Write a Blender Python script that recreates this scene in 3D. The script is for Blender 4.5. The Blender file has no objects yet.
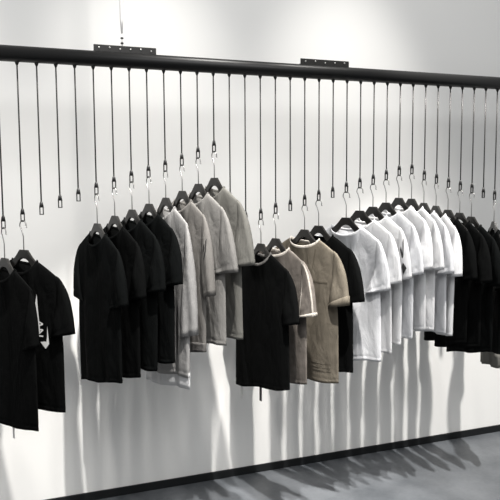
import bpy, bmesh, math, random
from mathutils import Vector, Matrix, noise

PI = math.pi
S = bpy.context.scene
COL = S.collection

# ------------------------------------------------------------------ camera
CAM_H = 1.775
F_PX = 680.0
yaw, pit, rol = 0.37064, 0.09296, -0.006286
fwd = Vector((math.sin(yaw)*math.cos(pit), math.cos(yaw)*math.cos(pit), -math.sin(pit)))
r0 = Vector((math.cos(yaw), -math.sin(yaw), 0)); u0 = r0.cross(fwd)
r2 = r0*math.cos(rol) + u0*math.sin(rol); u2 = -r0*math.sin(rol) + u0*math.cos(rol)
cd = bpy.data.cameras.new('camera'); cam = bpy.data.objects.new('camera', cd); COL.objects.link(cam)
cd.sensor_width = 36; cd.lens = F_PX/500*36; cd.clip_start = 0.05
M3 = Matrix((r2, u2, -fwd)).transposed()
cam.matrix_world = Matrix.Translation((0, 0, CAM_H)) @ M3.to_4x4()
S.camera = cam

# layout of the place (metres): rail runs along +x in front of the back wall
RAIL_Y, WALL_Y = 3.3144, 3.8144
RAIL_R = 0.036
RAIL_Z = 2.344 + RAIL_R
X0, STEP = 0.1604, 0.085
UNDER = RAIL_Z - RAIL_R

# ------------------------------------------------------------------ materials
def mat(name, color, rough=0.6, metal=0.0, bump=0.0, bscale=400, spec=0.5, var=0.0, vscale=6, sheen=0.0):
    m = bpy.data.materials.new(name); m.use_nodes = True
    nt = m.node_tree; b = nt.nodes['Principled BSDF']
    b.inputs['Base Color'].default_value = (*color, 1)
    b.inputs['Roughness'].default_value = rough
    b.inputs['Metallic'].default_value = metal
    b.inputs['Specular IOR Level'].default_value = spec
    b.inputs['Sheen Weight'].default_value = sheen
    tc = nt.nodes.new('ShaderNodeTexCoord')
    if var:
        n = nt.nodes.new('ShaderNodeTexNoise'); n.inputs['Scale'].default_value = vscale
        n.inputs['Detail'].default_value = 6
        nt.links.new(tc.outputs['Object'], n.inputs['Vector'])
        r = nt.nodes.new('ShaderNodeValToRGB')
        r.color_ramp.elements[0].position = 0.3; r.color_ramp.elements[1].position = 0.7
        r.color_ramp.elements[0].color = (*[c*(1-var) for c in color], 1)
        r.color_ramp.elements[1].color = (*[min(1, c*(1+var)) for c in color], 1)
        nt.links.new(n.outputs['Fac'], r.inputs['Fac']); nt.links.new(r.outputs['Color'], b.inputs['Base Color'])
    if bump:
        n2 = nt.nodes.new('ShaderNodeTexNoise'); n2.inputs['Scale'].default_value = bscale
        n2.inputs['Detail'].default_value = 3
        nt.links.new(tc.outputs['Object'], n2.inputs['Vector'])
        bp = nt.nodes.new('ShaderNodeBump'); bp.inputs['Strength'].default_value = bump
        bp.inputs['Distance'].default_value = 0.002
        nt.links.new(n2.outputs['Fac'], bp.inputs['Height']); nt.links.new(bp.outputs['Normal'], b.inputs['Normal'])
    return m

def fabric(name, color, var=0.06, vscale=300, sheen=0.0, bump=0.35, wr=0.8):
    m = _fabric(name, color, var, vscale, sheen, bump)
    nt = m.node_tree; b = nt.nodes['Principled BSDF']; old = b.inputs['Normal'].links[0].from_node
    tc = nt.nodes.new('ShaderNodeTexCoord'); mp = nt.nodes.new('ShaderNodeMapping'); mp.inputs['Scale'].default_value = (13, 13, 5)
    mp.inputs['Rotation'].default_value = (0, 0.25, 0)
    n = nt.nodes.new('ShaderNodeTexNoise'); n.inputs['Scale'].default_value = 1.0; n.inputs['Detail'].default_value = 4
    n.inputs['Distortion'].default_value = 0.8
    nt.links.new(tc.outputs['Object'], mp.inputs['Vector']); nt.links.new(mp.outputs['Vector'], n.inputs['Vector'])
    bp = nt.nodes.new('ShaderNodeBump'); bp.inputs['Strength'].default_value = wr; bp.inputs['Distance'].default_value = 0.02
    nt.links.new(n.outputs['Fac'], bp.inputs['Height']); nt.links.new(bp.outputs['Normal'], old.inputs['Normal'])
    return m
def _fabric(name, color, var, vscale, sheen, bump):
    return mat(name, color, rough=0.95, bump=bump, bscale=700, spec=0.03, var=var, vscale=vscale, sheen=sheen)

M = dict(
    wall=mat('wall_paint', (0.83, 0.825, 0.805), 0.75, bump=0.05, bscale=120, spec=0.2, var=0.01, vscale=1.5),
    base=mat('black_skirting_paint', (0.008, 0.009, 0.010), 0.5, spec=0.3),
    rail=mat('black_powder_coat', (0.005, 0.005, 0.005), 0.38, bump=0.03, bscale=300, spec=0.3),
    plate=mat('black_plate_steel', (0.02, 0.019, 0.018), 0.4, metal=0.3),
    screw=mat('zinc_screw', (0.75, 0.74, 0.72), 0.35, metal=0.7),
    rod=mat('dark_steel_rod', (0.035, 0.034, 0.033), 0.35, metal=0.4),
    clip=mat('black_clip', (0.012, 0.012, 0.012), 0.45),
    wire=mat('white_wire', (0.85, 0.84, 0.82), 0.4),
    hang=mat('black_satin_hanger', (0.014, 0.0132, 0.0122), 0.36, spec=0.4),
    hook=mat('chrome_hook', (0.26, 0.255, 0.25), 0.3, metal=1.0),
    tag=mat('tag_card', (0.75, 0.74, 0.72), 0.6),
    tagb=mat('tag_black', (0.015, 0.015, 0.015), 0.5),
    black=fabric('black_jersey', (0.0035, 0.0037, 0.0037)),
    blackw=fabric('black_warm_jersey', (0.0125, 0.0115, 0.0105)),
    char=fabric('charcoal_jersey', (0.0042, 0.0047, 0.0047)),
    white=fabric('white_jersey', (0.60, 0.60, 0.605), var=0.01),
    white2=fabric('cool_white_jersey', (0.56, 0.565, 0.58), var=0.01),
    lgrey=fabric('light_grey_melange', (0.275, 0.27, 0.265), var=0.10),
    taupe=fabric('taupe_grey_knit', (0.165, 0.157, 0.147), var=0.12),
    beige=fabric('light_beige_grey_cotton', (0.205, 0.199, 0.189), var=0.08),
    olive=fabric('grey_olive_cotton', (0.142, 0.139, 0.127), var=0.08),
    dgrey=fabric('mid_grey_cotton', (0.12, 0.115, 0.11), var=0.08),
    brown=fabric('washed_brown_grey_cotton', (0.125, 0.111, 0.099), var=0.22, vscale=25),
    khaki=fabric('khaki_cotton', (0.128, 0.112, 0.089), var=0.15, vscale=18),
    cream=fabric('cream_rib', (0.42, 0.39, 0.35), var=0.03),
    kdark=fabric('khaki_dark_binding', (0.09, 0.078, 0.06), var=0.03),
    ink=mat('black_ink', (0.012, 0.012, 0.012), 0.6),
    inkw=mat('white_ink', (0.75, 0.75, 0.74), 0.6),
)

# floor: polished grey concrete
fm = bpy.data.materials.new('polished_concrete'); fm.use_nodes = True
nt = fm.node_tree; b = nt.nodes['Principled BSDF']
tc = nt.nodes.new('ShaderNodeTexCoord')
n1 = nt.nodes.new('ShaderNodeTexNoise'); n1.inputs['Scale'].default_value = 2.2; n1.inputs['Detail'].default_value = 9; n1.inputs['Roughness'].default_value = 0.62
cr = nt.nodes.new('ShaderNodeValToRGB')
cr.color_ramp.elements[0].position = 0.3; cr.color_ramp.elements[0].color = (0.050, 0.056, 0.063, 1)
cr.color_ramp.elements[1].position = 0.72; cr.color_ramp.elements[1].color = (0.135, 0.143, 0.153, 1)
n3 = nt.nodes.new('ShaderNodeTexNoise'); n3.inputs['Scale'].default_value = 40; n3.inputs['Detail'].default_value = 4
mr = nt.nodes.new('ShaderNodeMapRange'); mr.inputs['To Min'].default_value = 0.32; mr.inputs['To Max'].default_value = 0.55
for n in (n1, n3): nt.links.new(tc.outputs['Object'], n.inputs['Vector'])
nt.links.new(n1.outputs['Fac'], cr.inputs['Fac']); nt.links.new(cr.outputs['Color'], b.inputs['Base Color'])
nt.links.new(n3.outputs['Fac'], mr.inputs['Value']); nt.links.new(mr.outputs['Result'], b.inputs['Roughness'])
bp = nt.nodes.new('ShaderNodeBump'); bp.inputs['Strength'].default_value = 0.08; bp.inputs['Distance'].default_value = 0.003
nt.links.new(n3.outputs['Fac'], bp.inputs['Height']); nt.links.new(bp.outputs['Normal'], b.inputs['Normal'])
M['floor'] = fm

# ------------------------------------------------------------------ helpers
def obj(name, bm, m, parent=None, smooth=True, solid=0.0):
    bmesh.ops.recalc_face_normals(bm, faces=bm.faces)
    me = bpy.data.meshes.new(name); bm.to_mesh(me); bm.free()
    if smooth:
        for p in me.polygons: p.use_smooth = True
    o = bpy.data.objects.new(name, me); COL.objects.link(o)
    o.data.materials.append(m)
    if parent: o.parent = parent
    if solid:
        md = o.modifiers.new('thickness', 'SOLIDIFY'); md.thickness = solid; md.offset = 0
    return o

def tag(o, label, cat=None, group=None, kind=None):
    if label: o['label'] = label
    if cat: o['category'] = cat
    if group: o['group'] = group
    if kind: o['kind'] = kind
    return o

def empty(name, loc, rz=0):
    o = bpy.data.objects.new(name, None); COL.objects.link(o)
    o.location = loc; o.rotation_euler = (0, 0, rz); o.empty_display_size = 0.05
    return o

def box(bm, c, s, bev=0.0):
    r = bmesh.ops.create_cube(bm, size=1.0, matrix=Matrix.Translation(c) @ Matrix.Diagonal((*s, 1)))
    if bev:
        es = list({e for v in r['verts'] for e in v.link_edges})
        bmesh.ops.bevel(bm, geom=es, offset=bev, segments=2, affect='EDGES')

def tube(bm, pts, rad, seg=8, cap=True):
    pts = [Vector(p) for p in pts]; rings = []
    rads = rad if isinstance(rad, (list, tuple)) else [rad]*len(pts)
    ref = None
    for i, p in enumerate(pts):
        t = (pts[min(i+1, len(pts)-1)] - pts[max(i-1, 0)]).normalized()
        if ref is None:
            ref = Vector((0, 1, 0)) if abs(t.y) < 0.9 else Vector((1, 0, 0))
        ref = (ref - t*ref.dot(t)).normalized(); bi = t.cross(ref)
        rings.append([bm.verts.new(p + (ref*math.cos(2*PI*k/seg) + bi*math.sin(2*PI*k/seg))*rads[i]) for k in range(seg)])
    for a, b_ in zip(rings, rings[1:]):
        for k in range(seg):
            bm.faces.new((a[k], a[(k+1) % seg], b_[(k+1) % seg], b_[k]))
    if cap:
        bm.faces.new(rings[0][::-1]); bm.faces.new(rings[-1])

# ------------------------------------------------------------------ the setting
bm = bmesh.new(); box(bm, (2, WALL_Y+0.06, 2.2), (11, 0.12, 4.6)); tag(obj('wall_back', bm, M['wall'], smooth=False), None, kind='structure')
bm = bmesh.new(); box(bm, (2, 0.8, -0.05), (11, 6.2, 0.1)); tag(obj('floor', bm, M['floor'], smooth=False), None, kind='structure')
bm = bmesh.new(); box(bm, (2, WALL_Y-0.007, 0.0235), (11, 0.014, 0.047), 0.003); tag(obj('baseboard_back', bm, M['base'], smooth=False), None, kind='structure')

# ------------------------------------------------------------------ rail
rail = empty('hanging_rail', (1.6, RAIL_Y, RAIL_Z))
tag(rail, 'long thick black steel tube rail running along the white wall above all the clothes', 'clothes rail')
bm = bmesh.new(); tube(bm, [(-2.6, 0, 0), (3.2, 0, 0)], RAIL_R, 32)
obj('tube', bm, M['rail'], rail)
def plate(xc, w, nholes):
    bm = bmesh.new()
    box(bm, (xc-1.6, 0.0, RAIL_R+0.015), (w, 0.005, 0.032), 0.0015)
    box(bm, (xc-1.6, 0.016, RAIL_R+0.0025), (w, 0.034, 0.005), 0.0015)
    p = obj('bracket_plate', bm, M['plate'], rail, smooth=False)
    for k in range(nholes):
        x = xc-1.6 - w/2 + w*(k+0.5)/nholes
        bm = bmesh.new()
        bmesh.ops.create_cone(bm, cap_ends=True, segments=12, radius1=0.0042, radius2=0.0032, depth=0.004,
                              matrix=Matrix.Translation((x, -0.0042, RAIL_R+0.017+0.003*math.sin(k*2.1))) @ Matrix.Rotation(PI/2, 4, 'X'))
        obj('screw', bm, M['screw'], p)
plate(0.655, 0.300, 6)
plate(1.725, 0.290, 5)

# suspension wire down to the first plate
wx = 0.640
ws = empty('suspension_wire', (wx, RAIL_Y, RAIL_Z+RAIL_R+0.031))
tag(ws, 'thin white wire dropping from above to the left perforated plate on the black rail', 'wire')
bm = bmesh.new(); tube(bm, [(0, 0, 0.06), (0, 0, 0.12), (0, 0, 1.9)], [0.004, 0.008, 0.0105], 10); obj('wire', bm, M['wire'], ws)
bm = bmesh.new(); tube(bm, [(0, 0, -0.012), (0, 0, 0.062)], 0.0022, 8)
obj('threaded_end', bm, M['screw'], ws)
for z in (0.012, 0.036):
    bm = bmesh.new(); box(bm, (0, 0, z), (0.013, 0.010, 0.009), 0.0015); obj('wire_clamp', bm, M['clip'], ws, smooth=False)

# ------------------------------------------------------------------ rods
ROD = {-1: .755, 0: .725, 1: .694, 2: .663, 3: .634, 4: .604, 5: .576, 6: .547, 7: .523, 8: .494, 9: .464,
       10: .428, 11: .395, 12: .66, 13: .76, 14: .744, 15: .714, 16: .700, 17: .674, 18: .649, 19: .633, 20: .607, 21: .583,
       22: .564, 23: .539, 24: .514, 25: .505, 26: .540, 27: .560, 28: .584, 29: .602, 30: .618, 31: .646, 32: .659}
def rod(n, label):
    L = ROD[n]; x = X0 + STEP*n
    o = empty('hanging_rod', (x, RAIL_Y, UNDER))
    tag(o, label, 'hanging rod', 'thin rods hanging from the rail')
    bm = bmesh.new(); tube(bm, [(0, 0, 0.004), (0, 0, -L+0.058)], 0.0035, 8); obj('shaft', bm, M['rod'], o)
    bm = bmesh.new(); tube(bm, [(0, 0, 0.004), (0, 0, -0.006), (0, 0, -0.016)], [0.011, 0.008, 0.0035], 12); obj('mount', bm, M['rail'], o)
    # swivel clip: cone then open rectangular link
    bm = bmesh.new(); tube(bm, [(0, 0, -L+0.064), (0, 0, -L+0.054), (0, 0, -L+0.034)], [0.0038, 0.0075, 0.0110], 12)
    c = obj('clip', bm, M['clip'], o)
    bm = bmesh.new(); hw = 0.0075
    for s in (-1, 1): box(bm, (s*hw, 0, -L+0.018), (0.0048, 0.006, 0.036))
    box(bm, (0, 0, -L+0.002), (2*hw+0.004, 0.006, 0.004))
    obj('link', bm, M['clip'], c, smooth=False)
    return o

# ------------------------------------------------------------------ hanger
def outline_hanger():
    top = [(0.0, 0.0), (0.028, 0.0), (0.033, -0.006), (0.055, -0.030), (0.085, -0.055), (0.125, -0.073), (0.155, -0.089), (0.178, -0.104), (0.184, -0.113)]
    bot = [(0.180, -0.124), (0.168, -0.126), (0.14, -0.116), (0.105, -0.101), (0.075, -0.089), (0.056, -0.077), (0.043, -0.063), (0.030, -0.050), (0.015, -0.042), (0.0, -0.040)]
    return top, bot
def hanger_proto_mesh():
    top, bot = outline_hanger()
    pts = top + bot
    full = pts + [(-x, z) for x, z in reversed(pts[1:-1])]
    bm = bmesh.new(); th = 0.0065
    vs = [bm.verts.new((x, -th, z)) for x, z in full]
    f = bm.faces.new(vs)
    r = bmesh.ops.extrude_face_region(bm, geom=[f])
    bmesh.ops.translate(bm, vec=(0, 2*th, 0), verts=[v for v in r['geom'] if isinstance(v, bmesh.types.BMVert)])
    bmesh.ops.recalc_face_normals(bm, faces=bm.faces)
    es = [e for e in bm.edges if abs(e.verts[0].co.y - e.verts[1].co.y) < 1e-6]
    bmesh.ops.bevel(bm, geom=es, offset=0.003, segments=2, affect='EDGES')
    for v in bm.verts: v.co.y *= 1 - 0.65*min(1, max(0, abs(v.co.x)-0.05)/0.10)
    bmesh.ops.triangulate(bm, faces=[f for f in bm.faces if len(f.verts) > 4])
    return bm
HMESH = None
def hanger(n, rz, drop, label):
    """hook apex hangs in the link of rod n; hub top is `drop` below the link"""
    global HMESH
    x = X0 + STEP*n; z = UNDER - ROD[n]
    o = empty('clothes_hanger', (x, RAIL_Y, z - drop), rz)
    tag(o, label, 'clothes hanger', 'black hangers with chrome hooks')
    if HMESH is None:
        b0 = obj('hanger_body', hanger_proto_mesh(), M['hang'], o, smooth=False); HMESH = b0.data
    else:
        b0 = bpy.data.objects.new('hanger_body', HMESH); COL.objects.link(b0); b0.parent = o
    top = drop + 0.0065
    R = 0.022
    pts = [(0, 0, -0.004), (0, 0, 0.02), (0, 0, top-2*R-0.030), (-0.004, 0, top-2*R-0.018), (-0.0145, 0, top-R-0.014)]
    for k in range(0, 13):
        a = PI*1.10 - k*PI*1.22/12
        pts.append((R*math.cos(a), 0, top - R + R*math.sin(a)))
    pts.append((R+0.004, 0, top-R-0.010))
    bm = bmesh.new(); tube(bm, pts, 0.0024, 8); obj('hook', bm, M['hook'], o)
    return o

# ------------------------------------------------------------------ garments
class Tee:
    def __init__(s, seed, W=0.245, length=0.72, T=0.026, fold=0.007, flare=0.012, neck=0.088, scoop=0.062, skew=0.0,
                 sl=0.25, sw=0.145, sout=0.085, lean=0.0, zs=-0.128, curvehem=0.0, htilt=0.028):
        r = random.Random(seed); s.r = r
        s.htilt = htilt; s.W, s.L, s.T, s.fold, s.flare, s.neck, s.scoop, s.skew = W, length, T, fold, flare, neck, scoop, skew
        s.sl, s.sw, s.sout, s.lean, s.zs, s.curvehem = sl, sw, sout, lean, zs, curvehem
        s.k = [(r.uniform(0.7, 1.1), r.uniform(0, 6.28), r.uniform(-1.2, 1.2)), (r.uniform(1.6, 2.4), r.uniform(0, 6.28), r.uniform(-1.5, 1.5)),
               (r.uniform(3.0, 4.2), r.uniform(0, 6.28), r.uniform(-2, 2))]
        s.q = [(r.uniform(1.2, 2.2), r.uniform(0, 6.28)), (r.uniform(1.2, 2.2), r.uniform(0, 6.28))]
    def ztop(s, x, side):
        un = s.neck; ax = abs(x)
        zn = -0.049
        if ax < un:
            t = math.sqrt(max(0, 1-(ax/un)**2))
            return zn - (s.scoop if side > 0 else 0.022)*t
        t = (ax-un)/(s.W-un)
        return zn + (s.zs-zn)*(t**1.12)
    def common(s, u, v):
        a = 0
        for i, (f, p, d) in enumerate(s.k):
            a += (1.0, 0.6, 0.32)[i]*math.sin(PI*f*u*1.3 + p + d*v)
        return a*s.fold*(v**0.9)
    def P(s, u, v, side, off=0.0):
        """side +1 is the front (local -y)"""
        xt = u*s.W
        zt = s.ztop(xt, side)
        W = s.W*(1 + s.flare*v*2)
        # body narrows a little under the arms
        W -= 0.010*math.exp(-((v-0.30)/0.12)**2)
        x = u*W + s.skew*v
        zh = -s.L - 0.049 + s.curvehem*u*u + s.htilt*u + 0.004*math.sin(u*5+s.q[0][1])
        z = zt + (zh-zt)*v
        T = s.T*min(1.0, (max(v, 0.0)/0.55))**0.36
        prof = max(0.0, 1-abs(u)**2.6)**0.55
        y = T*prof
        xa = abs(xt)
        if xa < s.neck:
            nb = 0.034*math.sqrt(max(0, 1-(xa/s.neck)**2))*math.exp(-v*5)
            y = max(y, nb)
        f, p = s.q[0 if side > 0 else 1]
        y += (1-u*u)*s.fold*0.55*math.sin(PI*f*u*1.6+p+v*2)*min(1, v*2.5)
        y += (1-u*u)*0.007*min(1, v*4)*noise.noise(Vector((x*9+s.k[0][1]*3, z*4.5+side*7, s.k[1][1])))
        y = max(y, 0.0) + off
        # stitched hem line
        if 0.962 < v < 0.972: y -= 0.0012
        return Vector((x, -side*y + s.common(u, v) + s.lean*v, z))
    def body(s, m, parent, mats=None):
        bm = bmesh.new(); NU, NV = 56, 44
        vv = sorted(set([(k/NV)**1.25 for k in range(NV+1)] + [0.955, 0.9625, 0.967, 0.9715, 0.98]))
        uu = [math.sin(PI/2*(-1+2*k/NU))*0.35 + (-1+2*k/NU)*0.65 for k in range(NU+1)]
        for side in (1, -1):
            g = [[bm.verts.new(s.P(u, v, side)) for u in uu] for v in vv]
            for a, b_ in zip(g, g[1:]):
                for k in range(NU): bm.faces.new((a[k], a[k+1], b_[k+1], b_[k]))
        bmesh.ops.remove_doubles(bm, verts=bm.verts, dist=0.0002)
        return obj('body', bm, m, parent, solid=0.0016)
    def collar(s, m, parent, h=0.008):
        bm = bmesh.new(); N = 40; ring = []
        for side in (1, -1):
            for k in range(N):
                x = s.neck*math.cos(PI*k/N)*side
                ring.append((s.P(x/s.W, 0, side)))
        n = len(ring); rows = []
        for i, p in enumerate(ring):
            c = Vector((0, 0, p.z)); out = (p-c); out.z = 0
            if out.length > 1e-5: out.normalize()
            rows.append([bm.verts.new(p + out*0.0022*math.cos(t) + Vector((0, 0, h*math.sin(t)+h*0.2)) - out*0.001) for t in [2*PI*j/8 for j in range(8)]])
        for i in range(n):
            a, b_ = rows[i], rows[(i+1) % n]
            for j in range(8): bm.faces.new((a[j], a[(j+1) % 8], b_[(j+1) % 8], b_[j]))
        return obj('collar', bm, m, parent)
    def sleeve_pt(s, sx, a, b_, side, off=0.0):
        W, zs = s.W, s.zs
        S0 = Vector((W-0.030, s.ztop(W-0.030, 1)+0.0015)); C0 = Vector((W+s.sout, zs-s.sl)); K = Vector((W+0.50*s.sout+0.012, zs-0.004))
        U0 = Vector((W-0.030, zs-0.185)); C1 = Vector((C0.x-s.sw, C0.y-0.028))
        o = S0*(1-a)**2 + K*2*a*(1-a) + C0*a*a
        i = U0*(1-a) + C1*a
        q = o*(1-b_) + i*b_
        T = 0.002 + 0.026*min(1, a*1.6)**0.7
        if 0.90 < a < 0.93: T -= 0.0012
        y = T*max(0, 1-abs(2*b_-1)**2.4)**0.55
        y += 0.0035*math.sin(b_*9+s.q[1][1]+a*3+sx)*a*(1-(2*b_-1)**2)
        y += 0.006*a*(1-(2*b_-1)**2)*noise.noise(Vector((b_*2.2+s.k[0][1]*3, a*2.4+side*5, sx+s.k[1][1])))
        y = max(y, 0)+off
        ph = s.q[0][1]
        c = s.fold*0.9*math.sin(b_*4+ph+a*2*sx)*a
        return Vector((sx*q.x + s.skew*0.3*a, -side*y + c, q.y))
    def sleeve(s, sx, m, parent, label=None):
        bm = bmesh.new(); NA, NB = 26, 20
        aa = sorted([k/NA for k in range(NA+1)] + [0.905, 0.915, 0.925])
        for side in (1, -1):
            g = [[bm.verts.new(s.sleeve_pt(sx, a, k/NB, side)) for k in range(NB+1)] for a in aa]
            for p, q in zip(g, g[1:]):
                for k in range(NB): bm.faces.new((p[k], p[k+1], q[k+1], q[k]))
        bmesh.ops.remove_doubles(bm, verts=bm.verts, dist=0.0002)
        o = obj('sleeve', bm, m, parent, solid=0.0016)
        if label: o['label'] = label
        return o
    def cuff(s, sx, m, parent, a0=0.90, label=None, name='cuff', out=0.002):
        bm = bmesh.new(); NB = 20
        for side in (1, -1):
            g = [[bm.verts.new(s.sleeve_pt(sx, a, k/NB, side, out)) for k in range(NB+1)] for a in (a0, (a0+1)/2, 1.004)]
            for p, q in zip(g, g[1:]):
                for k in range(NB): bm.faces.new((p[k], p[k+1], q[k+1], q[k]))
        o = obj(name, bm, m, parent, solid=0.0018)
        if label: o['label'] = label
        return o
    def band(s, v0, v1, m, parent, name='hem_band', out=0.002, label=None, u0=-1, u1=1, extra=0.0):
        bm = bmesh.new(); NU = 56
        for side in (1, -1):
            rows = []
            for j in range(5):
                v = v0 + (v1-v0)*j/4
                rows.append([bm.verts.new(s.P(u0+(u1-u0)*k/NU, v, side, out+extra)) for k in range(NU+1)])
            for p, q in zip(rows, rows[1:]):
                for k in range(NU): bm.faces.new((p[k], p[k+1], q[k+1], q[k]))
        o = obj(name, bm, m, parent, solid=0.0016)
        if label: o['label'] = label
        return o
    def uv_of(s, x, z, side=1):
        u = x/s.W; zt = s.ztop(x, side); zh = -s.L-0.049
        return u, max(0, (z-zt)/(zh-zt))
    def decal(s, bm, quad, side=1, n=8, off=0.003):
        """quad of (x,z) corners, laid on the front of the body"""
        a, b_, c, d = [Vector(p) for p in quad]; g = []
        for i in range(n+1):
            row = []
            for j in range(3):
                p = (a*(1-i/n)+b_*(i/n))*(1-j/2) + (d*(1-i/n)+c*(i/n))*(j/2)
                u, v = s.uv_of(p.x, p.y, side); row.append(bm.verts.new(s.P(u, v, side, off)))
            g.append(row)
        for p, q in zip(g, g[1:]):
            for j in range(2): bm.faces.new((p[j], p[j+1], q[j+1], q[j]))
    def sdecal(s, bm, sx, quad, side=1, off=0.003, n=6):
        a, b_, c, d = [Vector(p) for p in quad]; g = []
        for i in range(n+1):
            row = []
            for j in range(3):
                p = (a*(1-i/n)+b_*(i/n))*(1-j/2) + (d*(1-i/n)+c*(i/n))*(j/2)
                row.append(bm.verts.new(s.sleeve_pt(sx, p.x, p.y, side, off)))
            g.append(row)
        for p, q in zip(g, g[1:]):
            for j in range(2): bm.faces.new((p[j], p[j+1], q[j+1], q[j]))

def garment(n, A, drop, m, label, cat='t-shirt', name='t_shirt', group=None, collar=None, sleeves=True, **kw):
    """A: degrees the front turns from facing the shop towards the left end of the rail"""
    rz = -math.radians(A)
    x = X0 + STEP*n; z = UNDER - ROD[n] - drop
    root = empty(name, (x, RAIL_Y, z), rz); tag(root, label, cat, group)
    t = Tee(seed=n*7+3, **kw)
    t.body(m, root); t.collar(collar or m, root)
    if sleeves:
        sl = [t.sleeve(sx, m, root) for sx in (-1, 1)]
    else: sl = []
    return root, t, sl

# ---- rods, hangers and clothes, from the left end of the rail
HG = {-1: .135, 0: .130, 4: .137, 5: .130, 6: .130, 7: .127, 8: .127, 9: .124, 10: .125, 11: .128,
      14: .125, 15: .130, 17: .128, 18: .134, 20: .136, 21: .123, 22: .122, 23: .125, 24: .124, 25: .139, 26: .129, 27: .127,
      28: .128, 29: .129, 30: .138, 32: .131}
ANG = {-1: 65, 0: 54, 4: 74, 5: 74, 6: 74, 7: 74, 8: 77, 9: 77, 10: 76, 11: 76, 14: 78, 15: 76, 17: 74, 18: 71,
       20: 66, 21: 71, 22: 76, 23: 80, 24: 84, 25: 89, 26: 93, 27: 97, 28: 91, 29: 91, 30: 91, 32: 115}
NAMES = {-1: 'black t-shirt cut off by the left edge', 0: 'black t-shirt with white letters AN',
         4: 'foremost black t-shirt left of the grey tops', 5: 'second of four black t-shirts before the grey tops',
         6: 'third of four black t-shirts before the grey tops', 7: 'black t-shirt directly beside the pale grey long top',
         8: 'pale grey long-sleeved top with white underlayer', 9: 'taupe knit top with a black sleeve mark',
         10: 'light beige-grey wide-sleeved t-shirt', 11: 'grey-olive t-shirt, highest of the grey tops',
         14: 'long black t-shirt in front of the brown-grey one', 15: 'brown-grey t-shirt with cream trim',
         17: 'khaki t-shirt with chest pocket', 18: 'black t-shirt between the khaki and the white ones',
         20: 'foremost white t-shirt, beside the black one', 21: 'second white t-shirt from the left',
         22: 'white t-shirt with black print on its sleeve', 23: 'fourth white t-shirt from the left',
         24: 'fifth white t-shirt from the left', 25: 'sixth white t-shirt from the left',
         26: 'seventh white t-shirt from the left', 27: 'last white t-shirt, against the black set at right',
         28: 'first black t-shirt right of the white ones', 29: 'second black t-shirt right of the white ones',
         30: 'third black t-shirt right of the white ones', 32: 'black top at the right edge of the photo'}
EMPTY = {1: 'empty thin black rod, leftmost of the three bare ones at left',
         2: 'empty thin black rod, middle of the three bare ones at left',
         3: 'empty thin black rod, rightmost of the three bare ones at left',
         12: 'bare black rod passing down behind the shoulder of the grey-olive t-shirt',
         13: 'bare black rod passing down beside the sleeve of the grey-olive t-shirt',
         16: 'empty black rod between the brown-grey and the khaki t-shirts',
         19: 'empty black rod between the black t-shirt and the foremost white t-shirt',
         31: 'empty black rod near the right edge, before the last black top'}
for n in sorted(ROD):
    rod(n, EMPTY[n] if n in EMPTY else 'thin rod holding the hanger of the ' + NAMES[n])
for n in sorted(HG):
    hanger(n, -math.radians(ANG[n]), HG[n], 'black hanger carrying the ' + NAMES[n])

def G(n, m, desc, **kw):
    return garment(n, ANG[n], HG[n], M[m], desc, **kw)

# set at the left edge
r, t, s = G(-1, 'black', 'plain black t-shirt cut off by the left edge, in front of the lettered black one', group='black t-shirts at the left edge', length=.74, T=.02, W=.25, fold=.005, sout=.015, sw=.11)
bm = bmesh.new(); box(bm, (.02, 0, -.815), (.018, .002, .07), .0005); obj('long_tag', bm, M['tag'], r, smooth=False)['label'] = 'white ribbon tag below the hem'
r, t, s = G(0, 'black', 'black t-shirt with white print and letters AN, second from the left edge', group='black t-shirts at the left edge', length=.705, T=.02, W=.245, fold=.005, sl=.235, sout=.07)
bm = bmesh.new()
t.decal(bm, [(.100, -.20), (.118, -.38), (.100, -.38), (.088, -.26)])
t.decal(bm, [(.165, -.345), (.172, -.43), (.150, -.45), (.160, -.40)])
t.decal(bm, [(.172, -.43), (.150, -.455), (.118, -.425), (.150, -.42)])
# letters lying on their side, read downwards
def letters(cx, cz, h, wd):
    def bar(p, q, th=.0065):
        p = Vector(p); q = Vector(q); d = (q-p).normalized(); nn = Vector((-d.y, d.x))*th/2
        t.decal(bm, [p+nn, q+nn, q-nn, p-nn], n=4)
    bar((cx, cz), (cx+h, cz-wd/2)); bar((cx, cz-wd), (cx+h, cz-wd/2)); bar((cx+h*.35, cz-wd*.2), (cx+h*.35, cz-wd*.8))
    z2 = cz-wd-.012
    bar((cx, z2), (cx+h, z2)); bar((cx, z2-wd), (cx+h, z2-wd)); bar((cx+h, z2), (cx, z2-wd))
letters(.095, -.325, .042, .030)
obj('chest_print', bm, M['inkw'], r)['label'] = 'white graphic print with sideways letters'

# black set left of the grey tops
BG = 'black t-shirts left of the grey tops'
G(4, 'char', 'foremost plain black t-shirt of the black set left of the grey tops', group=BG, length=.725, flare=-.04, htilt=.035, W=.235, sout=.045, sl=.24)
r, t, s = G(5, 'black', 'second black t-shirt from the left in the set left of the grey tops', group=BG, length=.735, flare=-.03, W=.235, sout=.06, sl=.24)
G(6, 'char', 'third black t-shirt from the left in the set left of the grey tops', group=BG, length=.735, flare=-.03, W=.235, sout=.06, sl=.24)
G(7, 'char', 'black t-shirt hanging directly against the pale grey long top', group=BG, length=.735, flare=-.03, W=.235, sout=.06, sl=.24)

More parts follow.
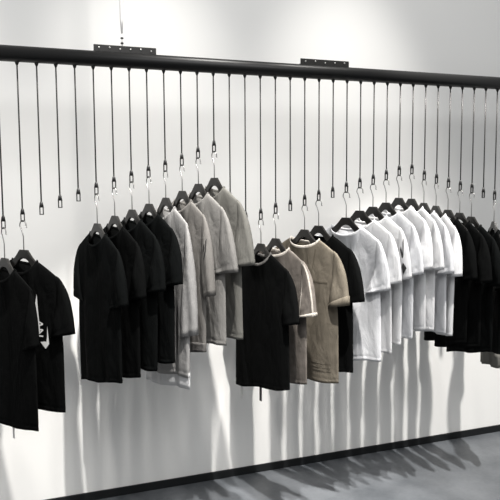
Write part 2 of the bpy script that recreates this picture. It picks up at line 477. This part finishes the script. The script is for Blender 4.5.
# grey set
GG = 'grey tops in the middle left'
r, t, s = G(8, 'lgrey', 'pale grey long-sleeved top with white underlayer showing below its hem', cat='long-sleeved top', name='long_sleeved_top',
            group=GG, length=.84, fold=.010, sl=.52, sout=.05, sw=.11, W=.225)
bm = bmesh.new(); t.sdecal(bm, 1, [(.50, 0.01), (.50, .98), (.51, .98), (.51, 0.01)], n=16, off=.001); obj('sleeve_seam', bm, M['cream'], r)
t.band(.965, 1.075, M['white'], r, name='underlayer', out=-.004, label='white underlayer hem')
r, t, s = G(9, 'taupe', 'taupe knit top with elbow sleeves and a small black mark on the sleeve', group=GG, length=.76, fold=.010, sl=.36, sout=.085, sw=.12, W=.225)
t.band(.93, 1.0, M['dgrey'], r, label='darker grey hem band')
bm = bmesh.new()
t.sdecal(bm, 1, [(.50, .04), (.62, .10), (.62, .15), (.50, .09)]); t.sdecal(bm, 1, [(.62, .10), (.68, .22), (.64, .26), (.60, .15)])
t.sdecal(bm, 1, [(.50, .16), (.57, .16), (.57, .26), (.50, .24)])
obj('sleeve_print', bm, M['ink'], r)['label'] = 'small black printed mark'
r, t, s = G(10, 'beige', 'light beige-grey t-shirt with wide short sleeves among the grey tops', group=GG, length=.765, fold=.010, sl=.29, sout=.10, sw=.19, W=.235)
r, t, s = G(11, 'olive', 'grey-olive wide-sleeved t-shirt, hung highest and last of the grey tops', group=GG, length=.77, fold=.010, sl=.29, sout=.10, sw=.17, W=.235)

# middle set
MG = 'clothes in the middle of the rail'
r, t, s = G(14, 'black', 'long black t-shirt hanging foremost in the middle, with tags below its hem', group=MG, length=.725, htilt=.045, collar=M['dgrey'])
bm = bmesh.new(); box(bm, (-.01, 0, -.81), (.022, .002, .09), .0005); obj('long_tag', bm, M['tagb'], r, smooth=False)['label'] = 'black ribbon tag below the hem'
bm = bmesh.new(); box(bm, (-.20, 0, -.84), (.022, .002, .09), .0005); obj('long_tag', bm, M['tag'], r, smooth=False)['label'] = 'white ribbon tag below the hem'
r, t, s = G(15, 'brown', 'washed brown-grey t-shirt with cream collar and cream piped sleeve edges', group=MG, length=.715, collar=M['cream'], zs=-.118, neck=.112, scoop=.045)
t.cuff(1, M['cream'], r, a0=.965, label='cream cuff edge'); t.cuff(-1, M['cream'], r, a0=.965, label='cream cuff edge')
bm = bmesh.new()
for sx in (1,):
    t.sdecal(bm, sx, [(.02, .02), (1.0, .03), (1.0, .07), (.02, .07)], n=16); t.sdecal(bm, sx, [(.10, .30), (1.0, .56), (1.0, .60), (.10, .34)], n=16)
    t.sdecal(bm, sx, [(.05, .40), (.98, .93), (.98, .99), (.05, .46)], n=16)
obj('piping', bm, M['cream'], r)['label'] = 'cream raised piping'
bm = bmesh.new()
t.decal(bm, [(-.17, -.42), (-.12, -.60), (-.18, -.66), (-.20, -.50)]); t.decal(bm, [(-.06, -.44), (-.03, -.55), (-.06, -.62), (-.08, -.52)])
obj('chest_print', bm, M['cream'], r)['label'] = 'pale patchy print'
r, t, s = G(17, 'khaki', 'khaki t-shirt with chest pocket and turned-up cuffs', group=MG, length=.77, collar=M['cream'], zs=-.118, W=.25, neck=.115, scoop=.045)
t.cuff(1, M['khaki'], r, a0=.90, out=.003); t.cuff(-1, M['khaki'], r, a0=.90, out=.003)
bm = bmesh.new()
t.decal(bm, [(.06, -.27), (.20, -.27), (.20, -.278), (.06, -.278)]); t.decal(bm, [(.06, -.27), (.066, -.27), (.066, -.40), (.06, -.40)])
t.decal(bm, [(.10, -.10), (.105, -.10), (.075, -.26), (.07, -.26)])
obj('pocket_seam', bm, M['kdark'], r)['label'] = 'dark pocket binding and seam'
bm = bmesh.new()
for k in range(5):
    z0 = -.735+.011*k
    t.decal(bm, [(.02+.01*k, z0), (.22, z0-.012+.006*(k % 2)), (.22, z0-.018+.006*(k % 2)), (.02+.01*k, z0-.007)], off=.006+.003*(k % 2))
obj('gathered_hem', bm, M['khaki'], r)['label'] = 'crumpled gathers above the hem'
G(18, 'black', 'black t-shirt hanging between the khaki one and the foremost white one', group=MG, length=.75, neck=.105)

# white set
WG = 'white t-shirts'
wl = {20: ('foremost white t-shirt, hanging beside the black one', 'white2', .75), 21: ('second white t-shirt counted from the foremost one', 'white', .745),
      22: ('third white t-shirt, with a black print on its sleeve', 'white', .725), 23: ('fourth white t-shirt, just right of the printed one', 'white2', .715),
      24: ('fifth white t-shirt, on the highest hanger of the whites', 'white', .70), 25: ('sixth white t-shirt, just right of the highest-hung one', 'white', .70),
      26: ('seventh white t-shirt, just before the last white one', 'white2', .70), 27: ('last white t-shirt, touching the black set at the right', 'white', .70)}
for n, (lab, mm, L) in wl.items():
    r, t, s = G(n, mm, lab, group=WG, length=L, W=.228, sout=.058, fold=.011, neck=.105, scoop=.052)
    if n == 22:
        bm = bmesh.new()
        t.sdecal(bm, 1, [(.36, .03), (.66, .16), (.68, .22), (.40, .11)]); t.sdecal(bm, 1, [(.40, .22), (.66, .18), (.66, .24), (.44, .30)])
        t.sdecal(bm, 1, [(.74, .22), (.86, .08), (.93, .24), (.80, .30)])
        obj('sleeve_print', bm, M['ink'], r)['label'] = 'angular black print'

# black set at the right
RG = 'black t-shirts at the right'
G(28, 'black', 'first black t-shirt right of the white ones', group=RG, length=.74, W=.195)
G(29, 'black', 'second black t-shirt right of the white ones', group=RG, length=.76, W=.21, htilt=.045)
G(30, 'char', 'third black t-shirt right of the white ones, longest hem of that set', group=RG, length=.775, W=.21, htilt=.045)
r, t, s = G(32, 'char', 'dark top at the right edge of the photo with a pale olive lower panel', cat='top', name='layered_top', group=RG, length=.80, W=.19)
t.band(.93, 1.05, M['olive'], r, name='lower_panel', label='pale olive lower panel', out=.001)


# ------------------------------------------------------------------ light
w = bpy.data.worlds.new('shop_ambient'); S.world = w; w.use_nodes = True
bg = w.node_tree.nodes['Background']; bg.inputs['Color'].default_value = (0.98, 0.99, 1.0, 1); bg.inputs['Strength'].default_value = 0.38

def spot(name, loc, target, power, size=50, blend=0.6, radius=0.04, color=(1, 0.97, 0.93)):
    l = bpy.data.lights.new(name, 'SPOT'); l.energy = power; l.spot_size = math.radians(size); l.spot_blend = blend
    l.shadow_soft_size = radius; l.color = color
    o = bpy.data.objects.new(name, l); COL.objects.link(o); o.location = loc
    d = Vector(target) - Vector(loc); o.rotation_euler = d.to_track_quat('-Z', 'Y').to_euler()
    return o
for kx, ky, kz, kp in ((0.85, 1.95, 4.8, 1350), (2.5, 1.55, 5.1, 1600)):
    spot('ceiling_spot', (kx, RAIL_Y-ky, kz), (kx, RAIL_Y-0.28, 0.10), kp, 35, 0.30, 0.045)
l = bpy.data.lights.new('front_fill_light', 'AREA'); l.shape = 'RECTANGLE'; l.size = 3.6; l.size_y = 1.8; l.energy = 85  # added soft fill from the front, out of view, lifting the upper wall
lo = bpy.data.objects.new('front_fill_light', l); COL.objects.link(lo); lo.location = (0.6, RAIL_Y-3.2, 4.3)
lo.rotation_euler = (Vector((0.9, WALL_Y, 1.6)) - lo.location).to_track_quat('-Z', 'Y').to_euler()
for kx in (-0.45, 0.85, 2.1):
    spot('wall_washer', (kx, WALL_Y-1.3, 5.0), (kx, WALL_Y, 1.2), 430, 34, 0.95, 0.10)

S.view_settings.view_transform = 'Standard'
S.view_settings.look = 'None'
S.view_settings.gamma = 1.0
S.view_settings.use_curve_mapping = False
S.view_settings.exposure = 0.13
